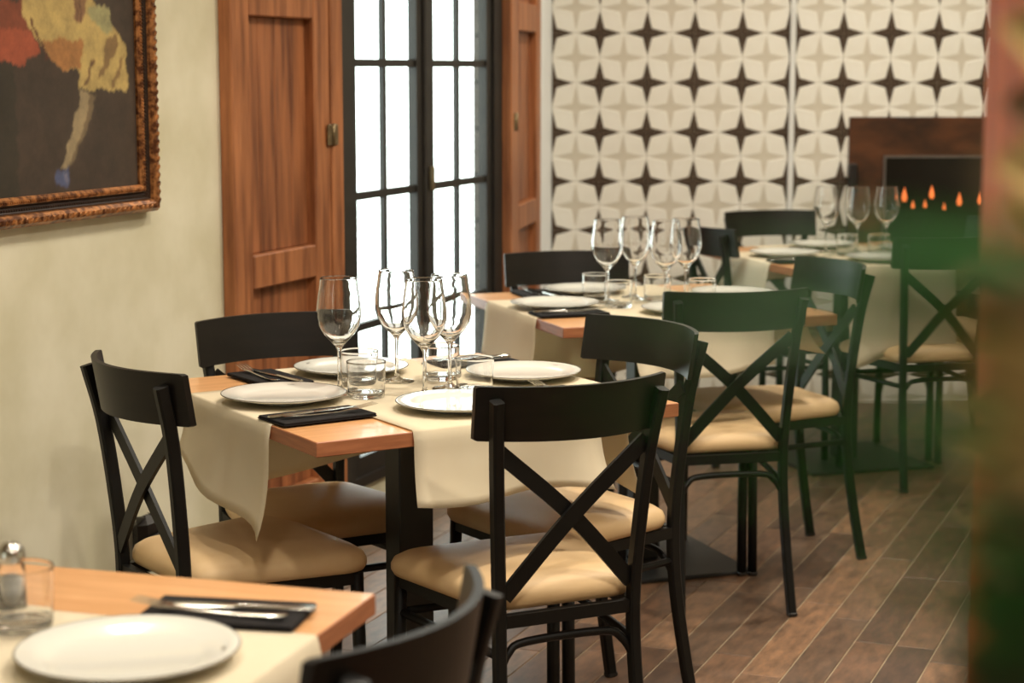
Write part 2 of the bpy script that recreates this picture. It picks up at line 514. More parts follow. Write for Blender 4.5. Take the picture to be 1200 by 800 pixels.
# wooden shutters
def shutter(L, post_first):
    root = empty('window_shutter')
    zb, zt, th = 0.12, 2.34, 0.04
    s0, s1 = (0.0, L - 0.075) if not post_first else (0.075, L)
    def part(name, x0, x1, y0, y1, z0, z1, mat, bev=0.004):
        p = MB(); p.rbox(x0, x1, y0, y1, z0, z1, bev); return p.build(name, mat, root)
    sw = 0.105 if post_first else 0.095
    st = part('stile', s0, s0 + sw, -th, 0, zb, zt, 'shutter')
    part('stile', s1 - sw, s1, -th, 0, zb, zt, 'shutter')
    for z0, z1 in ((zb, 0.24), (0.825, 0.917), (1.55, 1.655), (zt - 0.1, zt)):
        part('rail', s0 + sw, s1 - sw, -th, 0, z0, z1, 'shutter')
    n = 4; w = (s1 - s0 - 2 * sw) / n
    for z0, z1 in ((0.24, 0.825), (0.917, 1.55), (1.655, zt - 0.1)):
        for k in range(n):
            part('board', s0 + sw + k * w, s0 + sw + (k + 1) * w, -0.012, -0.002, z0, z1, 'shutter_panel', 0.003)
    px0 = 0.0 if post_first else L - 0.072
    part('hinge_post', px0, px0 + 0.072, -0.045, 0, zb, zt, 'shutter')
    hx = 0.0735 if post_first else L - 0.0735
    for z in (0.55, 1.225, 1.95):
        h = MB(); h.rbox(hx - 0.032, hx + 0.032, -0.049, -0.044, z - 0.03, z + 0.03, 0.0015)
        h.sweep([(hx, -0.05, z - 0.032), (hx, -0.05, z + 0.032)], ngon_section(0.01, 0.01), ref=(0, 1, 0))
        h.build('hinge', 'brass', root)
    return root
sh = shutter(0.632, False)
sh.location = W0 + Vector((math.sin(WT), math.cos(WT), 0)) * (-1.262)
sh.rotation_euler = (0, 0, WALL_RZ)
tag(sh, 'wide reddish pine shutter between the painting and the black window', 'shutter', 'pine window shutters')
sh2 = shutter(0.71, True)
sh2.location = P1 + (P2 - P1).normalized() * 0.0
sh2.rotation_euler = (0, 0, ra)
tag(sh2, 'narrow looking pine shutter between black window and tiled wall', 'shutter', 'pine window shutters')

# ------------------------------------------------------------------ ceiling downlights
def make_lamp():
    root = empty('ceiling_downlight')
    b = MB(); b.lathe([(0.05, 0), (0.07, -0.004), (0.075, 0.0), (0.075, 0.008), (0.05, 0.008), (0.05, 0)], 24); b.build('ring', 'lamp_ring', root)
    b = MB(); b.lathe([(0.0, 0.004), (0.05, 0.004)], 24); b.build('lens', 'lamp', root)
    return root
lamp0 = make_lamp()
for i, (x, y, wt) in enumerate(LAMPS):
    r = lamp0 if i == 0 else copy_tree(lamp0)
    pose(r, x, y, 2.79, 0)
    tag(r, 'small round white recessed downlight in the ceiling', 'lamp', 'ceiling downlights')
    ld = bpy.data.lights.new('downlight', 'AREA')
    ld.shape = 'DISK'; ld.size = 0.16; ld.energy = wt * LAMP_GAIN; ld.color = LAMP_COLOR; ld.spread = math.radians(150)
    lo = link('downlight_light', ld); lo.location = (x, y, 2.78)

# ------------------------------------------------------------------ painting
POLYS = [
 ((125, 65, 45), [(-2.213, 1.557), (-2.106, 1.56), (-2.095, 1.491), (-2.217, 1.494)]),
 ((160, 80, 55), [(-2.216, 1.503), (-2.156, 1.495), (-2.101, 1.5), (-2.066, 1.45), (-2.13, 1.42), (-2.176, 1.422), (-2.22, 1.431), (-2.33, 1.45), (-2.34, 1.52)]),
 ((188, 164, 104), [(-2.127, 1.7), (-1.911, 1.7), (-1.854, 1.565), (-1.809, 1.554), (-1.776, 1.512), (-1.724, 1.463), (-1.718, 1.357), (-1.784, 1.364), (-1.92, 1.365), (-1.921, 1.409), (-1.971, 1.409), (-2.035, 1.432), (-2.065, 1.46), (-2.095, 1.496), (-2.129, 1.541)]),
 ((168, 118, 70), [(-2.058, 1.469), (-2.0, 1.479), (-1.9, 1.475), (-1.91, 1.413), (-1.971, 1.409), (-2.035, 1.432)]),
 ((162, 158, 114), [(-1.88, 1.539), (-1.833, 1.561), (-1.792, 1.547), (-1.773, 1.502), (-1.812, 1.496), (-1.863, 1.52)]),
 ((140, 105, 75), [(-1.934, 1.66), (-1.86, 1.66), (-1.882, 1.548), (-1.912, 1.513), (-1.931, 1.518)]),
 ((84, 54, 44), [(-1.925, 1.6), (-1.92, 1.6), (-1.919, 1.515), (-1.922, 1.515)]),
 ((84, 54, 44), [(-1.905, 1.6), (-1.9, 1.6), (-1.907, 1.515), (-1.911, 1.515)]),
 ((132, 106, 70), [(-1.802, 1.488), (-1.759, 1.489), (-1.761, 1.453), (-1.817, 1.403), (-1.843, 1.384), (-1.811, 1.453)]),
 ((140, 112, 72), [(-1.742, 1.44), (-1.73, 1.44), (-1.772, 1.37), (-1.79, 1.37)]),
 ((112, 84, 58), [(-1.86, 1.435), (-1.85, 1.43), (-1.893, 1.375), (-1.905, 1.375)]),
 ((90, 52, 38), [(-2.1, 1.52), (-2.09, 1.515), (-2.035, 1.43), (-2.045, 1.43)]),
 ((150, 134, 104), [(-1.913, 1.361), (-1.851, 1.355), (-1.883, 1.287), (-1.931, 1.23), (-1.967, 1.187), (-1.996, 1.194), (-1.951, 1.279)]),
 ((112, 96, 74), [(-1.875, 1.357), (-1.851, 1.355), (-1.883, 1.287), (-1.931, 1.23), (-1.967, 1.187), (-1.975, 1.19), (-1.905, 1.28)]),
 ((76, 84, 118), [(-2.016, 1.185), (-1.97, 1.191), (-1.965, 1.164), (-1.986, 1.145), (-2.025, 1.151), (-2.03, 1.171)]),
 ((110, 110, 132), [(-1.99, 1.182), (-1.975, 1.184), (-1.972, 1.165), (-1.985, 1.155)])]
def inside(p, poly):
    r = False
    for i in range(len(poly)):
        a, c = poly[i], poly[i - 1]
        if (a[1] > p[1]) != (c[1] > p[1]) and p[0] < (c[0] - a[0]) * (p[1] - a[1]) / (c[1] - a[1]) + a[0]:
            r = not r
    return r
X0, X1, ZA, ZBt = -2.56, -1.682, 1.132, 2.1      # picture opening along the wall
pic = on_wall(empty('framed_painting'))
tag(pic, 'large dark oil painting in an ornate gilded frame on the cream wall', 'painting')
nx, nz = 250, 276
b = MB()
b.quadgrid([[(X0 + (X1 - X0) * i / nx, -0.018, ZA + (ZBt - ZA) * j / nz) for i in range(nx + 1)] for j in range(nz + 1)], 0, False)
cv = b.build('canvas', 'canvas', pic)
at = cv.data.color_attributes.new('paint', 'FLOAT_COLOR', 'POINT')
buf = []
for v in cv.data.vertices:
    p = (v.co.x, v.co.z)
    def shade(q):
        q = (q[0] + .004 * math.sin(q[1] * 90 + q[0] * 37) + .002 * math.sin(q[1] * 260), q[1] + .004 * math.sin(q[0] * 80 + q[1] * 51) + .002 * math.sin(q[0] * 310))
        c = (66, 54, 46)
        if q[0] < -2.16 and q[1] < 1.43: c = (52, 46, 38)
        if q[0] > -2.36 and q[1] < 1.72:
            for col, po in POLYS:
                if inside(q, po): c = col
        return srgb(c)
    if p[0] < -2.36 or p[1] > 1.72:
        buf.extend(shade(p)); continue
    sm_ = [shade((p[0] + dx, p[1] + dz)) for dx, dz in ((-.003, -.001), (.003, .001), (-.001, .003), (.001, -.003))]
    buf.extend([sum(q[k] for q in sm_) / 4 for k in range(4)])
at.data.foreach_set('color', buf)
# frame: stepped moulding, mitred ring
def frame_ring(name, mat, prof):
    # prof: list of (outset from opening, depth)
    b = MB(); rows = []
    for o, d in prof:
        rows.append([(X0 - o, -d, ZA - o), (X1 + o, -d, ZA - o), (X1 + o, -d, ZBt + o), (X0 - o, -d, ZBt + o)])
    b.quadgrid(rows, 0, False, True, flip=False)
    return b.build(name, mat, pic)
frame_ring('inner_moulding', 'gilt', [(-0.004, 0.0), (-0.004, 0.024), (0.002, 0.03), (0.012, 0.03), (0.014, 0.022)])
frame_ring('dark_cove', 'frame_dark', [(0.014, 0.022), (0.018, 0.02), (0.03, 0.026), (0.032, 0.03)])
frame_ring('outer_moulding', 'gilt', [(0.032, 0.03), (0.034, 0.038), (0.042, 0.045), (0.054, 0.042), (0.06, 0.032), (0.062, 0.03), (0.064, 0.018), (0.064, 0.0)])
def ornament(name, mat, off, depth, pitch, sx, sy, sd, slant):
    b = MB()
    def blob(cx, cz, ax, az):
        k = 6
        ring = [(cx + ax[0] * sx * math.cos(2 * PI * i / k) + az[0] * sy * math.sin(2 * PI * i / k) + slant * ax[0] * math.sin(2 * PI * i / k),
                 -depth + 0.001, cz + ax[1] * sx * math.cos(2 * PI * i / k) + az[1] * sy * math.sin(2 * PI * i / k) + slant * ax[1] * math.sin(2 * PI * i / k)) for i in range(k)]
        mid = [(cx + (p[0] - cx) * .6, -depth - sd * .75, cz + (p[2] - cz) * .6) for p in ring]
        n0 = len(b.v)
        b.quadgrid([ring, mid], 0, True, True)
        b.poly(mid, 0, True)
    L = X1 - X0 + 2 * off
    n = int(L / pitch)
    for i in range(n):
        x = X0 - off + L * (i + .5) / n
        blob(x, ZA - off, (1, 0), (0, 1)); blob(x, ZBt + off, (1, 0), (0, 1))
    L = ZBt - ZA + 2 * off
    n = int(L / pitch)
    for i in range(n):
        z = ZA - off + L * (i + .5) / n
        blob(X0 - off, z, (0, 1), (1, 0)); blob(X1 + off, z, (0, 1), (1, 0))
    tag(b.build(name, mat, pic), kind='stuff')
ornament('bead_row', 'gilt', 0.007, 0.03, 0.008, 0.003, 0.004, 0.004, 0)
ornament('dark_bead_row', 'frame_dark', 0.024, 0.024, 0.009, 0.0036, 0.004, 0.005, 0)
ornament('leaf_carving', 'gilt', 0.047, 0.042, 0.02, 0.0075, 0.0085, 0.007, 0.006)

# ------------------------------------------------------------------ electric fireplace in the tiled wall
fp = empty('electric_fireplace', (0, BACK_Y, 0))
tag(fp, 'copper-brown fireplace with black glass front and orange flames in tiled wall', 'fireplace')
b = MB(); b.rbox(1.416, 2.55, -0.02, 0.02, 0.35, 1.213, 0.003); b.build('surround', 'slab', fp)
b = MB(); b.rbox(1.57, 2.4, -0.026, -0.018, 0.62, 1.043, 0.002); b.build('glass_front', 'screen', fp)
b = MB()
for x0, x1, z0, z1 in ((1.56, 2.41, 1.043, 1.053), (1.56, 1.57, 0.62, 1.043), (2.4, 2.41, 0.62, 1.043)):
    b.box(x0, x1, -0.032, -0.018, z0, z1)
b.build('trim_frame', 'screen_frame', fp)
b = MB(); b.rbox(1.41, 1.447, -0.07, -0.02, 0.9, 1.02, 0.006); b.build('control_box', 'bag', fp)
for x, z, s in ((1.651, 0.873, 1.3), (1.688, 0.837, 0.8), (1.739, 0.84, 0.8), (1.766, 0.885, 1.2), (1.883, 0.855, 1.2), (1.82, 0.83, .7), (1.97, .86, 1.1), (2.06, .84, .9)):
    b = MB()
    w, h = 0.009 * s, 0.036 * s
    prof = [(0.35, -.35), (0.9, -.15), (1, 0.1), (0.7, 0.4), (0.4, 0.62), (0.06, 1)]
    b.lathe([(0.0, -h * .42)] + [(r * w, z_ * h) for r, z_ in prof], 8)
    f = b.build('flame', 'flame', fp); f.location = (x, -0.032, z); f.scale = (1, 0.4, 1)

# ------------------------------------------------------------------ cross-back chair
def fillet_outline(pts, rad, k=6):
    out = []
    n = len(pts)
    for i in range(n):
        p, a, c = Vector(pts[i]), Vector(pts[i - 1]), Vector(pts[(i + 1) % n])
        r = rad[i]
        u, w = (a - p).normalized(), (c - p).normalized()
        s, e = p + u * r, p + w * r
        for j in range(k + 1):
            t = j / k
            out.append((1 - t) ** 2 * s + 2 * t * (1 - t) * p + t * t * e)
    return out

def make_chair():
    root = empty('dining_chair')
    sec = rect_section(0.022, 0.026, 0.004)
    def post_pts(sg):
        return [(sg * .152, -.262, 0), (sg * .146, -.236, .14), (sg * .141, -.212, .30), (sg * .140, -.206, .43), (sg * .146, -.214, .56), (sg * .157, -.232, .72), (sg * .168, -.257, .832)]
    for sg in (-1, 1):
        b = MB(); b.sweep(catmull(post_pts(sg), 5), sec, ref=(0, 1, 0), smooth=False); po = b.build('rear_post', 'chair_metal', root)
        b = MB(); b.rbox(sg * .152 - .0118, sg * .152 + .0118, -.2755, -.2475, 0, .012, .003); b.build('foot_cap', 'bag', po)
        b = MB(); b.sweep([(sg * .193, .150, 0), (sg * .190, .150, .22), (sg * .186, .146, .425)], rect_section(.024, .024, .006), ref=(0, 1, 0)); lg = b.build('leg', 'chair_metal', root)
        b = MB(); b.rbox(sg * .193 - .0128, sg * .193 + .0128, .137, .163, 0, .012, .003); b.build('foot_cap', 'bag', lg)
    # backrest panel
    b = MB()
    nx, hw, bow = 20, .192, .07
    def P(u, z, dy):
        ye = -.203 - .17 * (z - .755)
        return (u * hw * (1 + .12 * (z - .755)), ye - bow * (1 - u * u) + dy, z)
    zs = [.755, .758, .79, .822, .853, .856]
    ins = [.012, 0, 0, 0, 0, .012]
    rowsF, rowsB = [], []
    for z, i_ in zip(zs, ins):
        k = 1 - i_ * 2.2
        us = [-k + 2 * k * j / nx for j in range(nx + 1)]
        rowsF.append([P(u, z, .006) for u in us]); rowsB.append([P(u, z, -.006) for u in us])
    b.quadgrid(rowsF, 0, True, flip=True); b.quadgrid(rowsB, 0, True)
    ring = lambda R: [R[0][j] for j in range(nx + 1)] + [R[i][nx] for i in range(1, 6)] + [R[5][j] for j in range(nx - 1, -1, -1)] + [R[i][0] for i in range(4, 0, -1)]
    b.quadgrid([ring(rowsB), ring(rowsF)], 0, False, True)
    b.build('backrest', 'chair_panel', root)
    # cross bars
    for sg, dy in ((1, .006), (-1, -.004)):
        pts = catmull([(-sg * .150, -.226 + dy, .735), (0, -.222 + dy, .605), (sg * .134, -.210 + dy, .462)], 6)
        b = MB(); b.sweep(pts, rect_section(.030, .008), ref=(0, 1, 0), smooth=False); b.build('cross_bar', 'chair_metal', root)
    # seat
    out = fillet_outline([(-.150, -.196), (.150, -.196), (.222, .172), (-.222, .172)], [.05, .05, .07, .07], 7)
    def bulge(p, k, z):
        x, y = p.x * k, -.01 + (p.y + .01) * k
        if p.y > .1: y += .014 * (1 - (p.x / .222) ** 2) * k
        return (x, y, z)
    b = MB()
    rings = [(.90, .427), (.975, .430), (1.0, .440), (1.0, .450), (.975, .462), (.90, .472), (.75, .479), (.5, .482), (.2, .483)]
    base = b.quadgrid([[bulge(p, k, z) for p in out] for k, z in rings], 0, True, True)
    n = len(out)
    b.f.append(tuple(base + i for i in range(n - 1, -1, -1))); b.m.append(0); b.sm.append(False)
    e = base + (len(rings) - 1) * n
    b.f.append(tuple(e + i for i in range(n))); b.m.append(0); b.sm.append(True)
    b.build('seat', 'seat', root)
    # seat frame
    b = MB(); s2 = rect_section(.018, .024)
    loop = [(-.140, -.204, .414), (.140, -.204, .414), (.186, .146, .414), (-.186, .146, .414)]
    for i in range(4):
        b.sweep([loop[i], loop[(i + 1) % 4]], s2, ref=(0, 0, 1), smooth=False)
    b.build('seat_frame', 'chair_metal', root)
    # lower rails: arched at the back, straight at the sides
    s3 = ngon_section(.017, .017, 6)
    b = MB(); b.sweep(catmull([(-.140, -.208, .318), (-.118, -.2, .352), (-.08, -.196, .368), (.08, -.196, .368), (.118, -.2, .352), (.140, -.208, .318)], 4), s3, ref=(0, 1, 0)); b.build('stretcher', 'chair_metal', root)
    for sg in (-1, 1):
        b = MB(); b.sweep([(sg * .140, -.206, .35), (sg * .187, .148, .35)], s3, ref=(0, 0, 1)); b.build('stretcher', 'chair_metal', root)
    b = MB(); b.sweep([(-.187, .148, .35), (.187, .148, .35)], s3, ref=(0, 0, 1)); b.build('stretcher', 'chair_metal', root)
    return root
chair0 = make_chair()
R = math.radians
CHAIRS = [
 (0.012, 3.627, R(26), 'black cross-back chair nearest the centre, back turned, cream runner hanging behind it'),
 (-0.535, 3.765, R(-54.5), 'black cross-back chair closest to the cream wall, below the painting'),
 (-0.426, 4.115, R(-151), 'black chair in front of the left pine shutter, behind the centre table'),
 (0.102, 4.075, R(124.3), 'black chair at right end of centre table, its back panel angled'),
 (0.523, 5.068, R(13), 'black cross-back chair at front of the window table, long legs on the planks'),
 (0.720, 5.487, R(110.4), 'black chair at the right end of the window table, turned sideways'),
 (0.205, 5.62, R(-170), 'black chair with its back against the black window, behind the second table'),
 (1.395, 6.606, R(15.6), 'black cross-back chair in front of the fireplace, back turned'),
 (1.085, 7.36, R(-163), 'black chair behind the farthest table, against the patterned tiles'),
 (0.93, 6.95, R(-72), 'black chair at left end of the farthest table, mostly hidden'),
 (1.60, 7.08, R(108), 'black chair at the far right, half hidden by the blurred wooden post'),
 (-0.325, 2.02, R(68), 'black chair cut off by the bottom edge beside the nearest table'),
]
for i, (x, y, a, lab) in enumerate(CHAIRS):
    c = chair0 if i == 0 else copy_tree(chair0)
    pose(c, x, y, 0, a)
    tag(c, lab, 'chair', 'black cross-back dining chairs')

# ------------------------------------------------------------------ tables
TABLES = [(-0.2147, 3.9168, .5444), (0.3754, 5.4162, .3417), (1.21, 6.87, .297), (-0.673, 2.106, -.297)]
def make_table():
    root = empty('dining_table')
    b = MB(); b.rbox(-.4, .4, -.4, .4, .722, .75, .0015, 1, 0); b.build('tabletop', ['tabletop', 'tableedge'], root)
    b = MB(); b.rbox(-.04, .04, -.033, .033, .012, .70, .003); b.build('column', 'table_metal', root)
    b = MB(); b.rbox(-.24, .24, -.24, .24, 0, .012, .003); b.build('base_plate', 'table_metal', root)
    b = MB(); b.rbox(-.25, .25, -.03, .03, .70, .722, .002); b.rbox(-.03, .03, -.25, .25, .70, .7215, .002); b.build('top_bracket', 'table_metal', root)
    return root
table0 = make_table()
TLAB = ['square beech table in the centre, set for four beside the pine shutter',
        'square beech table beside the right half of the black window',
        'square table farthest away, in front of the fireplace and tiles',
        'square beech table corner nearest the camera at bottom left']
TN = ['centre table', 'window table', 'farthest table', 'nearest table']
for i, (x, y, a) in enumerate(TABLES):
    t = table0 if i == 0 else copy_tree(table0)
    pose(t, x, y, 0, a)
    tag(t, TLAB[i], 'table', 'square beech restaurant tables')

def runner_mesh(width, drops, seed, lift, skew):
    """strip along local x, hanging over both ends; drops = (left, right)"""
    rnd = random.Random(seed)
    r = .006
    E_ = .4 + .002
    nu = 14
    cols = []
    ph = [rnd.uniform(0, 6.28) for _ in range(6)]
    for j in range(nu + 1):
        u = -1 + 2 * j / nu
        col = []
        def hang(sgn, drop, p, sk):
            pts = []
            d_ = drop * (1 + sk * u + .05 * math.sin(3 * u + p))
            n = 9
            for k in range(n, 0, -1):
                s = k / n
                out = .004 + s * s * (.018 * math.sin(2.4 * u + p) + .02) + .006 * math.sin(5 * u + 2 * p) * s
                curl = .03 * s ** 3 * max(0, u * (1 if sk > 0 else -1)) ** 2
                pts.append((sgn * (E_ + out + curl), u * width / 2 + .01 * s * s * math.sin(p + 2 * u), .75 + lift - r - s * d_))
            return pts
        col += hang(-1, drops[0], ph[0], skew[0])
        for a in (30, 60, 90):
            an = R(a)
            col.append((-(E_ - r + r * math.cos(an)) if a < 90 else -(E_ - r), u * width / 2, .75 + lift - r + r * math.sin(an)))
        for k in range(1, 12):
            x = -(E_ - r) + 2 * (E_ - r) * k / 12
            col.append((x, u * width / 2, .75 + lift))
        for a in (90, 60, 30):
            an = R(a)
            col.append(((E_ - r + r * math.cos(an)) if a < 90 else (E_ - r), u * width / 2, .75 + lift - r + r * math.sin(an)))
        col += hang(1, drops[1], ph[1], skew[1])[::-1]
        cols.append(col)
    b = MB()
    b.quadgrid(cols, 0, True, flip=True)
    return b.mesh('table_runner', ['paper'])
RUN = [  # table, rotation, drops(-x end,+x end), seed, lift, skew, label
 (0, 0, (.165, .19), 1, .0012, (-.32, -.2), 'cream runner hanging toward the cream wall on the centre table, curled corner'),
 (0, PI / 2, (.135, .23), 2, .0026, (-.05, .1), 'cream runner hanging toward the camera over front edge of centre table'),
 (1, 0, (.165, .12), 3, .0012, (-.1, -.1), 'cream runner hanging beside the window on the second table'),
 (1, PI / 2, (.135, .28), 4, .0026, (.05, .1), 'cream runner hanging behind the crossed bars of the second table chair'),
 (2, 0, (.16, .14), 5, .0012, (-.1, .1), 'cream runner hanging from left edge of the farthest table'),
 (2, PI / 2, (.30, .12), 6, .0026, (.05, .1), 'long cream runner on the farthest table behind the front chair'),
 (3, PI, (.16, .14), 7, .0012, (.1, -.1), 'blurred cream runner on the nearest table under the plate'),
]
for ti, rot, drops, seed, lift, sk, lab in RUN:
    x, y, a = TABLES[ti]
    o = link('table_runner', runner_mesh(.41, drops, seed, lift, sk))
    sol = o.modifiers.new('thickness', 'SOLIDIFY'); sol.thickness = .0008; sol.offset = -1
    pose(o, x, y, 0, a + rot)
    tag(o, lab, 'table runner', 'cream table runners')

# ------------------------------------------------------------------ tableware prototypes
SEG = 40
def make_wine():
    root = empty('wine_glass')
    b = MB(); b.lathe([(.0, 0), (.036, 0), (.0375, .0012), (.034, .003), (.014, .006), (.0062, .011), (.0044, .018)], SEG); b.build('foot', 'glass', root)
    b = MB(); b.lathe([(.0044, .018), (.0038, .04), (.0038, .07), (.0042, .088)], SEG); b.build('stem', 'glass', root)
    b = MB(); b.lathe([(.0042, .088), (.0075, .097), (.0165, .107), (.030, .121), (.041, .139), (.0455, .157), (.0455, .176), (.0425, .2), (.039, .222), (.0375, .235), (.0371, .2378), (.0369, .2384), (.0366, .2386), (.0363, .2384), (.0361, .2378), (.0364, .235), (.038, .222), (.0415, .2), (.0443, .176), (.0442, .158), (.0397, .141), (.0288, .1235), (.0155, .110), (.005, .1045), (0, .104)], SEG); b.build('bowl', 'glass', root)
    return root
def make_tumbler():
    b = MB(); b.lathe([(0, .002), (.030, .0012), (.0325, 0), (.034, 0), (.0355, .0008), (.0367, .0025), (.0372, .005), (.0376, .010), (.0387, .04), (.0398, .070), (.0401, .0735), (.04, .0742), (.0397, .0745), (.0393, .0742), (.039, .0735), (.0387, .070), (.0375, .04), (.0363, .017), (.0358, .0135), (.0345, .0115), (.032, .0106), (.02, .0102), (0, .010)], SEG)
    return b.build('water_tumbler', 'glass')
def make_plate(mark=True):
    root = empty('dinner_plate')
    b = MB(); b.lathe([(0, .003), (.06, .003), (.062, 0), (.066, 0), (.068, .003), (.085, .006), (.124, .0155), (.1255, .0168), (.125, .0178), (.122, .018), (.088, .0105), (.08, .0082), (0, .0078)], 64); b.build('dish', 'porcelain', root)
    b = MB(); b.lathe([(.1252, .0168), (.12555, .0172), (.1252, .0181), (.1238, .0184)], 64); b.build('rim_line', 'rimline', root)
    if mark:
        b = MB()
        for k in range(6):
            a = -.055 + .022 * k
            r0 = .107
            z = .0148 + .0005
            h = (.0035, .0025, .0032, .0035, .0025, .003)[k]
            b.poly([((r0 + h) * math.cos(a - .007), (r0 + h) * math.sin(a - .007), z), ((r0 + h) * math.cos(a + .007), (r0 + h) * math.sin(a + .007), z),
                    ((r0 - .002) * math.cos(a + .007), (r0 - .002) * math.sin(a + .007), z - .0004), ((r0 - .002) * math.cos(a - .007), (r0 - .002) * math.sin(a - .007), z - .0004)][::-1])
        b.build('rim_print', 'rimline', root)
    return root
def make_napkin():
    b = MB(); b.rbox(-.055, .055, -.1, .1, 0, .0035, .0014); root = b.build('folded_napkin', 'napkin')
    b = MB(); b.rbox(-.055, .053, -.099, .099, .0036, .007, .0014); b.build('fold', 'napkin', root)
    return root
def strip(b, prof, zf, th=.0016):
    """flat shape along y with half-width profile, height function zf(y)"""
    top = [[(-w, y, zf(y) + th * .4), (-w * .5, y, zf(y) + th), (w * .5, y, zf(y) + th), (w, y, zf(y) + th * .4)] for y, w in prof]
    bot = [[(-w, y, zf(y) + th * .3), (w, y, zf(y) + th * .3)] for y, w in prof]
    b.quadgrid(top, 0, True, flip=False)
    b.quadgrid(bot, 0, True, flip=True)
    for e in (0, -1):
        b.poly(top[e] + bot[e][::-1])
def make_fork():
    b = MB()
    zf = lambda y: .002 + .012 * max(0, (y - .0) / .1) ** 1.5 if y > 0 else .002 + .004 * (-y / .1) ** 2
    strip(b, [(-.098, .003), (-.094, .008), (-.07, .0075), (-.03, .004), (.02, .0028), (.04, .004), (.052, .010), (.06, .0125)], zf)
    root = b.build('fork', 'steel')
    for k in range(4):
        x = -.0105 + .007 * k
        b = MB(); b.sweep([(x, .059, zf(.059) + .001), (x, .08, zf(.08) + .001), (x, .1, zf(.1) + .0005)], rect_section(.0032, .0014), ref=(0, 0, 1), smooth=False, scale=lambda t: 1 - .5 * t)
        b.build('tine', 'steel', root)
    return root
def make_knife():
    b = MB(); strip(b, [(-.105, .004), (-.1, .0085), (-.06, .0078), (-.02, .006), (-.008, .006)], lambda y: .001, .004); root = b.build('table_knife', 'steel')
    b = MB(); strip(b, [(-.01, .006), (.0, .009), (.05, .0098), (.085, .008), (.105, .0015)], lambda y: .002, .0018); b.build('blade', 'steel', root)
    return root
PROTO = dict(wine=make_wine(), tumbler=make_tumbler(), plate=make_plate(), napkin=make_napkin(), fork=make_fork(), knife=make_knife())
used = set()
def place(kind, ti, lx, ly, z, rz, label, cat, group):
    o = PROTO[kind] if kind not in used else copy_tree(PROTO[kind])
    used.add(kind)
    x, y, a = TABLES[ti]
    c, s = math.cos(a), math.sin(a)
    pose(o, x + lx * c - ly * s, y + lx * s + ly * c, z, a + rz)
    tag(o, label, cat, group)
    return o
ZT1 = .7536     # on crossed runners
# plates: table, x, y, label
for ti, lx, ly, rz, lab in [
 (0, -.275, .015, 1.0, 'white plate on the left of the centre table, dark print on rim'),
 (0, .0, .265, 2.2, 'white plate behind the tumblers on the centre table, toward the shutter'),
 (0, .288, .015, .3, 'white plate at right of the centre table, fork tips just below'),
 (0, -.018, -.245, .3, 'white plate at front of the centre table under the wine glasses, partly behind chair back'),
 (1, -.278, -.02, .3, 'white plate on the left of the window table'),
 (1, -.07, .27, .3, 'white plate on the window table before the rear chair'),
 (1, .295, .04, .3, 'white plate on the window table just above a chair back'),
 (1, .02, -.25, .3, 'white plate on the window table hidden behind the front chairs'),
 (2, -.25, .0, .3, 'white plate on the left of the farthest table'),
 (2, .0, -.25, .3, 'white plate at the front of the farthest table'),
 (2, .02, .25, .3, 'white plate at the back of the farthest table'),
 (2, .26, .0, .3, 'white plate on the right of the farthest table'),
 (3, .24, .045, .3, 'large blurred white plate on the nearest table, bottom left'),
]:
    place('plate', ti, lx, ly, ZT1, rz, lab, 'plate', 'white dinner plates')
# wine glasses
for ti, lx, ly, lab in [
 (0, -.14, .036, 'leftmost wine glass on the centre table, against the pine shutter'),
 (0, .03, .108, 'wine glass on the centre table, second from left, tallest against the window'),
 (0, -.006, -.082, 'front wine glass on the centre table behind the front plate'),
 (0, .082, -.03, 'rightmost wine glass on the centre table'),
 (1, -.105, .02, 'leftmost wine glass on the window table'),
 (1, .01, .09, 'second wine glass from the left on the window table'),
 (1, .035, -.07, 'third wine glass from the left on the window table'),
 (1, .12, -.02, 'rightmost wine glass on the window table'),
 (2, -.055, .07, 'leftmost wine glass on the farthest table'),
 (2, .045, .02, 'middle wine glass on the farthest table beside the fireplace edge'),
 (2, .15, .0, 'rightmost wine glass on the farthest table before the flames'),
 (3, .04, .02, 'blurred wine glass foot at the left edge on nearest table'),
]:
    place('wine', ti, lx, ly, ZT1, random.uniform(0, 6), lab, 'wine glass', 'stemmed wine glasses')
for ti, lx, ly, lab in [
 (0, -.115, -.035, 'short clear tumbler in front of the leftmost wine glass'),
 (0, -.06, .105, 'short clear tumbler behind the front tumbler at centre table'),
 (0, .098, -.105, 'short clear tumbler beside the front plate of the centre table'),
 (0, .125, .085, 'short clear tumbler behind the wine glasses of the centre table'),
 (1, -.11, -.075, 'front tumbler on the window table below its leftmost wine glass'),
 (1, -.1, .12, 'left tumbler on the window table'),
 (1, .05, .02, 'tumbler in the middle of the window table'),
 (1, .13, -.11, 'right tumbler on the window table'),
 (2, -.03, -.05, 'left tumbler on the farthest table'),
 (2, .08, -.08, 'right tumbler on the farthest table'),
 (3, .055, .125, 'blurred tumbler on the nearest table at the left edge'),
]:
    place('tumbler', ti, lx, ly, ZT1, 0, lab, 'glass', 'short water tumblers')
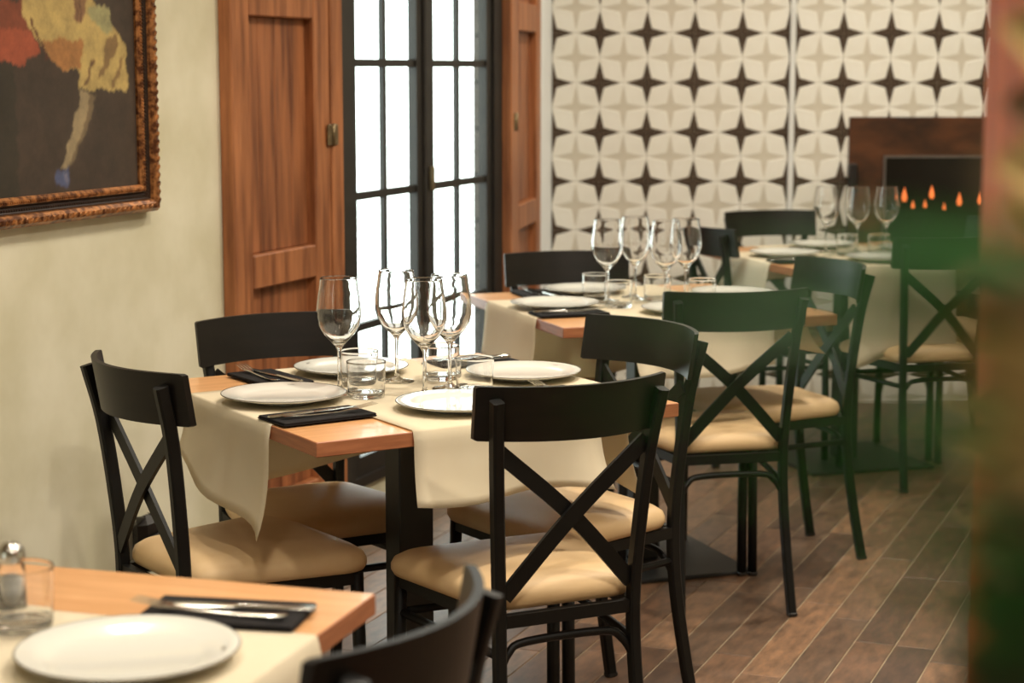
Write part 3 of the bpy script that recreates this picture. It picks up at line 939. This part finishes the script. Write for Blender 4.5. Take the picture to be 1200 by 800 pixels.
# napkins with cutlery: table, x, y, rotation, label stub, cutlery too?
for ti, lx, ly, rz, nap, who in [
 (0, -.298, -.19, PI / 2 + .06, .7505, 'left place of the centre table, near its front corner'),
 (0, -.19, .27, .05, .7505, 'place before the shutter chair on the centre table'),
 (0, .29, .24, PI / 2, .7505, 'right place of the centre table, behind the plate'),
 (0, .235, -.245, .0, ZT1, 'place by the centre chair, mostly behind its back'),
 (1, -.295, -.17, PI / 2, .7505, 'left place of the window table'),
 (1, -.22, .27, 0, .7505, 'rear place of the window table'),
 (2, -.29, -.2, PI / 2, .7505, 'left place of the farthest table'),
 (3, .265, .245, PI / 2 + .12, .7505, 'nearest table, blurred at bottom left'),
]:
    z = .7534
    if ti == 3: z = .7525
    place('napkin', ti, lx, ly, z, rz, 'black folded napkin at ' + who, 'napkin', 'black folded napkins')
    c, s = math.cos(rz), math.sin(rz)
    def off(dx, dy):
        return lx + dx * c - dy * s, ly + dx * s + dy * c
    flip = PI if (ti, rz > 1) in ((0, True), (1, True), (2, True)) and lx < 0 else 0
    k = off(.012, -.004); place('knife', ti, *k, z + .0072, rz + flip + .05, 'steel table knife on the napkin, ' + who, 'knife', 'steel table knives')
    k = off(-.022, .012 if not flip else -.012); place('fork', ti, *k, z + .0072, rz + flip - .06, 'steel fork on the napkin, ' + who, 'fork', 'steel forks')

# salt shaker on the nearest table
x, y, a = TABLES[3]
c, s = math.cos(a), math.sin(a)
lx, ly = .012, .175
shk = empty('salt_shaker', (x + lx * c - ly * s, y + lx * s + ly * c, .7525))
tag(shk, 'glass salt shaker with domed chrome cap at the left edge', 'salt shaker')
b = MB(); b.lathe([(0, 0), (.017, 0), (.019, .004), (.018, .05), (.0165, .068), (.0155, .07), (.0145, .068), (.016, .05), (.0165, .006), (0, .005)], 24); b.build('body', 'glass', shk)
b = MB(); b.lathe([(0, .0055), (.0158, .0065), (.0154, .045), (0, .046)], 24); b.build('salt', 'salt', shk)
b = MB(); b.lathe([(.0175, .066), (.018, .074), (.0165, .082), (.010, .089), (0, .091)], 24); b.build('cap', 'chrome', shk)

# small dark box low on the cream wall
box = on_wall(empty('wall_adapter'))
tag(box, 'small dark box fixed low on the cream wall behind the wall-side chair', 'box')
b = MB(); b.rbox(-1.745, -1.655, -.045, -.001, .18, .325, .018); b.build('case', 'bag', box)
b = MB(); b.rbox(-1.73, -1.67, -.052, -.044, .21, .28, .003); b.build('cover', 'chair_metal', box)

# ------------------------------------------------------------------ foreground: wooden post and plants right beside the camera
b = MB(); b.rbox(0.434, .60, 1.6, 1.78, 0, 2.8, .008)
pst = b.build('wooden_post', 'post_wood')
tag(pst, 'blurred orange-brown wooden post at the right edge of the picture', 'post')

def leaf_mesh(name, mat, fat=1.0):
    b = MB()
    n = 10
    rows = []
    for i in range(n + 1):
        t = i / n
        w = .5 * fat * (math.sin(PI * min(1, t * 1.02)) ** .8 if 0 < t < 1 else .02)
        z = -.22 * t * t + .16 * t
        rows.append([(t, -w, z + .06 * w), (t, 0, z), (t, w, z + .06 * w)])
    b.quadgrid(rows, 0, True)
    return b.mesh(name, [mat])
LM = {k: leaf_mesh('leaf', k) for k in ('leaf', 'leaf_dark', 'leaf_dry', 'leaf_brown')}
def add_leaf(parent, base, tip, width, mat):
    o = link('leaf', LM[mat], parent)
    d = Vector(tip) - Vector(base)
    L = d.length
    x = d.normalized()
    up = Vector((0.05, -1, .5))
    z = (up - x * up.dot(x)).normalized()
    y = z.cross(x)
    m = Matrix((x, y, z)).transposed().to_4x4()
    m.translation = Vector(base) - parent.location
    sc = Matrix.Diagonal((L, width, L * .5, 1))
    o.matrix_local = m @ sc
    return o
def pot(name, x, y, r, h, label, cat):
    root = empty(name, (x, y, 0))
    tag(root, label, cat)
    b = MB(); b.lathe([(0, 0), (r * .7, 0), (r * .72, .005), (r * .96, h - .05), (r * 1.05, h - .05), (r * 1.05, h), (r * .95, h), (r * .9, h - .04), (0, h - .04)], 32); b.build('pot', 'pot', root)
    b = MB(); b.lathe([(r * .9, h - .035), (r * .5, h - .02), (0, h - .018)], 24); b.build('soil', 'soil', root)
    return root
#PLANTS#
def plant(name, x, y, label, leaves, stem_mat, fan):
    root = pot(name, x, y, .13, .34, label, 'plant')
    top = Vector((x, y, .32))
    n = 4
    groups = [leaves[i::n] for i in range(n)]
    for g in groups:
        g = sorted(g, key=lambda l: l[0][2])
        pts = [Vector((x + random.uniform(-.05, .05), y + random.uniform(-.05, .05), .31))]
        b0 = Vector(g[0][0])
        pts.append(Vector((b0.x + fan, b0.y + .01, .75)))
        pts += [Vector(l[0]) for l in g]
        pts = [p - root.location for p in pts]
        b = MB(); b.sweep(catmull(pts, 5), ngon_section(.005, .005, 6), ref=(0, 1, 0), scale=lambda t: 1.3 - .7 * t); b.build('stem', stem_mat, root)
    for base, tip, w, m in leaves:
        add_leaf(root, base, tip, w, m)
    for k in range(16):     # lower foliage round the stems
        an = k * 2.4
        z = .45 + .04 * k
        base = (x + .02 * math.cos(an), y + .02 * math.sin(an), z)
        tip = (x + .15 * math.cos(an), y + .15 * math.sin(an), z + .05)
        add_leaf(root, base, tip, .022, leaves[k % len(leaves)][3])
    return root
GREEN = [((0.1018, 0.33, 1.3773), (0.0536, 0.3, 1.3844), 0.007, 'leaf'),
 ((0.102, 0.33, 1.3743), (0.0594, 0.31, 1.3869), 0.005, 'leaf'),
 ((0.1039, 0.33, 1.3639), (0.013, 0.29, 1.3748), 0.0038, 'leaf'),
 ((0.104, 0.33, 1.3609), (0.027, 0.3, 1.3702), 0.0034, 'leaf'),
 ((0.1038, 0.33, 1.3669), (0.0188, 0.3, 1.3756), 0.0028, 'leaf'),
 ((0.1046, 0.33, 1.3473), (0.0447, 0.3, 1.3606), 0.0055, 'leaf'),
 ((0.1048, 0.33, 1.3442), (0.0488, 0.3, 1.3565), 0.004, 'leaf'),
 ((0.1055, 0.33, 1.3273), (0.0565, 0.31, 1.336), 0.0055, 'leaf'),
 ((0.1053, 0.33, 1.332), (0.0273, 0.3, 1.3461), 0.0032, 'leaf'),
 ((0.105, 0.33, 1.3396), (0.0299, 0.3, 1.3516), 0.003, 'leaf'),
 ((0.1044, 0.33, 1.3518), (0.0026, 0.29, 1.3609), 0.0024, 'leaf'),
 ((0.1036, 0.33, 1.3713), (0.0322, 0.3, 1.3823), 0.0042, 'leaf'),
 ((0.1033, 0.33, 1.3788), (0.0374, 0.3, 1.3884), 0.003, 'leaf'),
 ((0.1058, 0.33, 1.3196), (0.051, 0.31, 1.3295), 0.004, 'leaf'),
 ((0.1063, 0.33, 1.3102), (0.0569, 0.31, 1.3207), 0.004, 'leaf'),
 ((0.1353, 0.42, 1.2808), (0.0953, 0.4, 1.3002), 0.018, 'leaf_dark'),
 ((0.1357, 0.42, 1.2728), (0.0932, 0.4, 1.2813), 0.018, 'leaf_dark'),
 ((0.1347, 0.42, 1.2947), (0.0966, 0.4, 1.3152), 0.014, 'leaf_dark'),
 ((0.1362, 0.42, 1.2607), (0.0888, 0.4, 1.2717), 0.016, 'leaf_dark'),
 ((0.1345, 0.42, 1.3006), (0.0982, 0.4, 1.3245), 0.012, 'leaf_dark'),
 ((0.135, 0.42, 1.2888), (0.0919, 0.4, 1.2917), 0.012, 'leaf_dark'),
 ((0.1026, 0.33, 1.3935), (0.1233, 0.35, 1.4139), 0.012, 'leaf'),
 ((0.1023, 0.33, 1.3669), (0.1451, 0.36, 1.371), 0.012, 'leaf'),
 ((0.105, 0.33, 1.3396), (0.147, 0.36, 1.3365), 0.012, 'leaf_dark'),
 ((0.1008, 0.33, 1.4008), (0.1142, 0.36, 1.4465), 0.012, 'leaf'),
 ((0.1051, 0.32, 1.3653), (0.0701, 0.3, 1.3702), 0.008, 'leaf_dry'),
 ((0.1054, 0.32, 1.358), (0.071, 0.3, 1.364), 0.008, 'leaf_dry'),
 ((0.1057, 0.32, 1.3506), (0.0719, 0.3, 1.3572), 0.008, 'leaf_dry'),
 ((0.1061, 0.32, 1.3425), (0.0721, 0.3, 1.3496), 0.007, 'leaf_dry'),
 ((0.1047, 0.32, 1.3732), (0.0725, 0.3, 1.3776), 0.006, 'leaf_brown'),
 ((0.1065, 0.32, 1.3343), (0.0738, 0.3, 1.3405), 0.006, 'leaf_brown'),
 ((0.1039, 0.32, 1.3919), (0.0753, 0.3, 1.395), 0.006, 'leaf_dry')]
DRY = [((0.2379, 0.8, 1.4146), (0.1975, 0.78, 1.4281), 0.034, 'leaf_dry'),
 ((0.2391, 0.8, 1.3866), (0.1986, 0.78, 1.3975), 0.03, 'leaf_brown'),
 ((0.2401, 0.8, 1.3636), (0.1967, 0.78, 1.3717), 0.036, 'leaf_dry'),
 ((0.2366, 0.8, 1.4459), (0.1962, 0.78, 1.455), 0.03, 'leaf_brown'),
 ((0.2407, 0.8, 1.3494), (0.1987, 0.78, 1.3561), 0.024, 'leaf_dry'),
 ((0.2415, 0.8, 1.3297), (0.2994, 0.84, 1.3482), 0.03, 'leaf_dry'),
 ((0.2441, 0.8, 1.2679), (0.311, 0.84, 1.2685), 0.03, 'leaf_dry'),
 ((0.2384, 0.8, 1.4042), (0.2952, 0.84, 1.4331), 0.03, 'leaf_brown'),
 ((0.1948, 0.64, 1.3433), (0.1479, 0.62, 1.3451), 0.019, 'leaf_brown'),
 ((0.2073, 0.68, 1.3308), (0.1449, 0.62, 1.3437), 0.019, 'leaf_brown'),
 ((0.2014, 0.66, 1.3293), (0.1527, 0.62, 1.3418), 0.019, 'leaf_brown'),
 ((0.1955, 0.64, 1.3254), (0.1528, 0.62, 1.3331), 0.019, 'leaf_brown'),
 ((0.199, 0.65, 1.3137), (0.1505, 0.62, 1.3258), 0.019, 'leaf_dry'),
 ((0.2023, 0.66, 1.308), (0.1494, 0.62, 1.3179), 0.019, 'leaf_dry'),
 ((0.2057, 0.67, 1.297), (0.1528, 0.62, 1.3086), 0.019, 'leaf_brown'),
 ((0.2061, 0.67, 1.289), (0.1467, 0.62, 1.3057), 0.019, 'leaf_dry'),
 ((0.2035, 0.66, 1.2786), (0.1475, 0.62, 1.2983), 0.019, 'leaf_brown'),
 ((0.2098, 0.68, 1.2724), (0.1467, 0.62, 1.2895), 0.019, 'leaf_dry'),
 ((0.2102, 0.68, 1.2624), (0.1483, 0.62, 1.2829), 0.019, 'leaf_dry'),
 ((0.1982, 0.64, 1.2624), (0.149, 0.62, 1.2685), 0.019, 'leaf_dry'),
 ((0.1956, 0.63, 1.2539), (0.1562, 0.62, 1.2581), 0.019, 'leaf_brown'),
 ((0.2113, 0.68, 1.2376), (0.1557, 0.62, 1.2564), 0.019, 'leaf_brown'),
 ((0.193, 0.62, 1.2444), (0.1515, 0.62, 1.2529), 0.019, 'leaf_brown'),
 ((0.1995, 0.64, 1.2328), (0.151, 0.62, 1.2427), 0.019, 'leaf_brown'),
 ((0.2062, 0.66, 1.2144), (0.1541, 0.62, 1.2281), 0.019, 'leaf_brown'),
 ((0.194, 0.62, 1.2213), (0.1518, 0.62, 1.2275), 0.019, 'leaf_brown'),
 ((0.2069, 0.66, 1.1993), (0.1505, 0.62, 1.2166), 0.019, 'leaf_brown'),
 ((0.2072, 0.66, 1.1911), (0.1494, 0.62, 1.213), 0.019, 'leaf_brown'),
 ((0.2137, 0.68, 1.1809), (0.1527, 0.62, 1.2026), 0.019, 'leaf_brown')]
plant('potted_bamboo', .24, .46, 'out-of-focus green narrow-leaved plant close to the camera, bottom right', GREEN, 'stem', .05)
plant('dried_plant', .36, .80, 'out-of-focus tan dried plant along the right edge', DRY, 'stem_dry', .06)
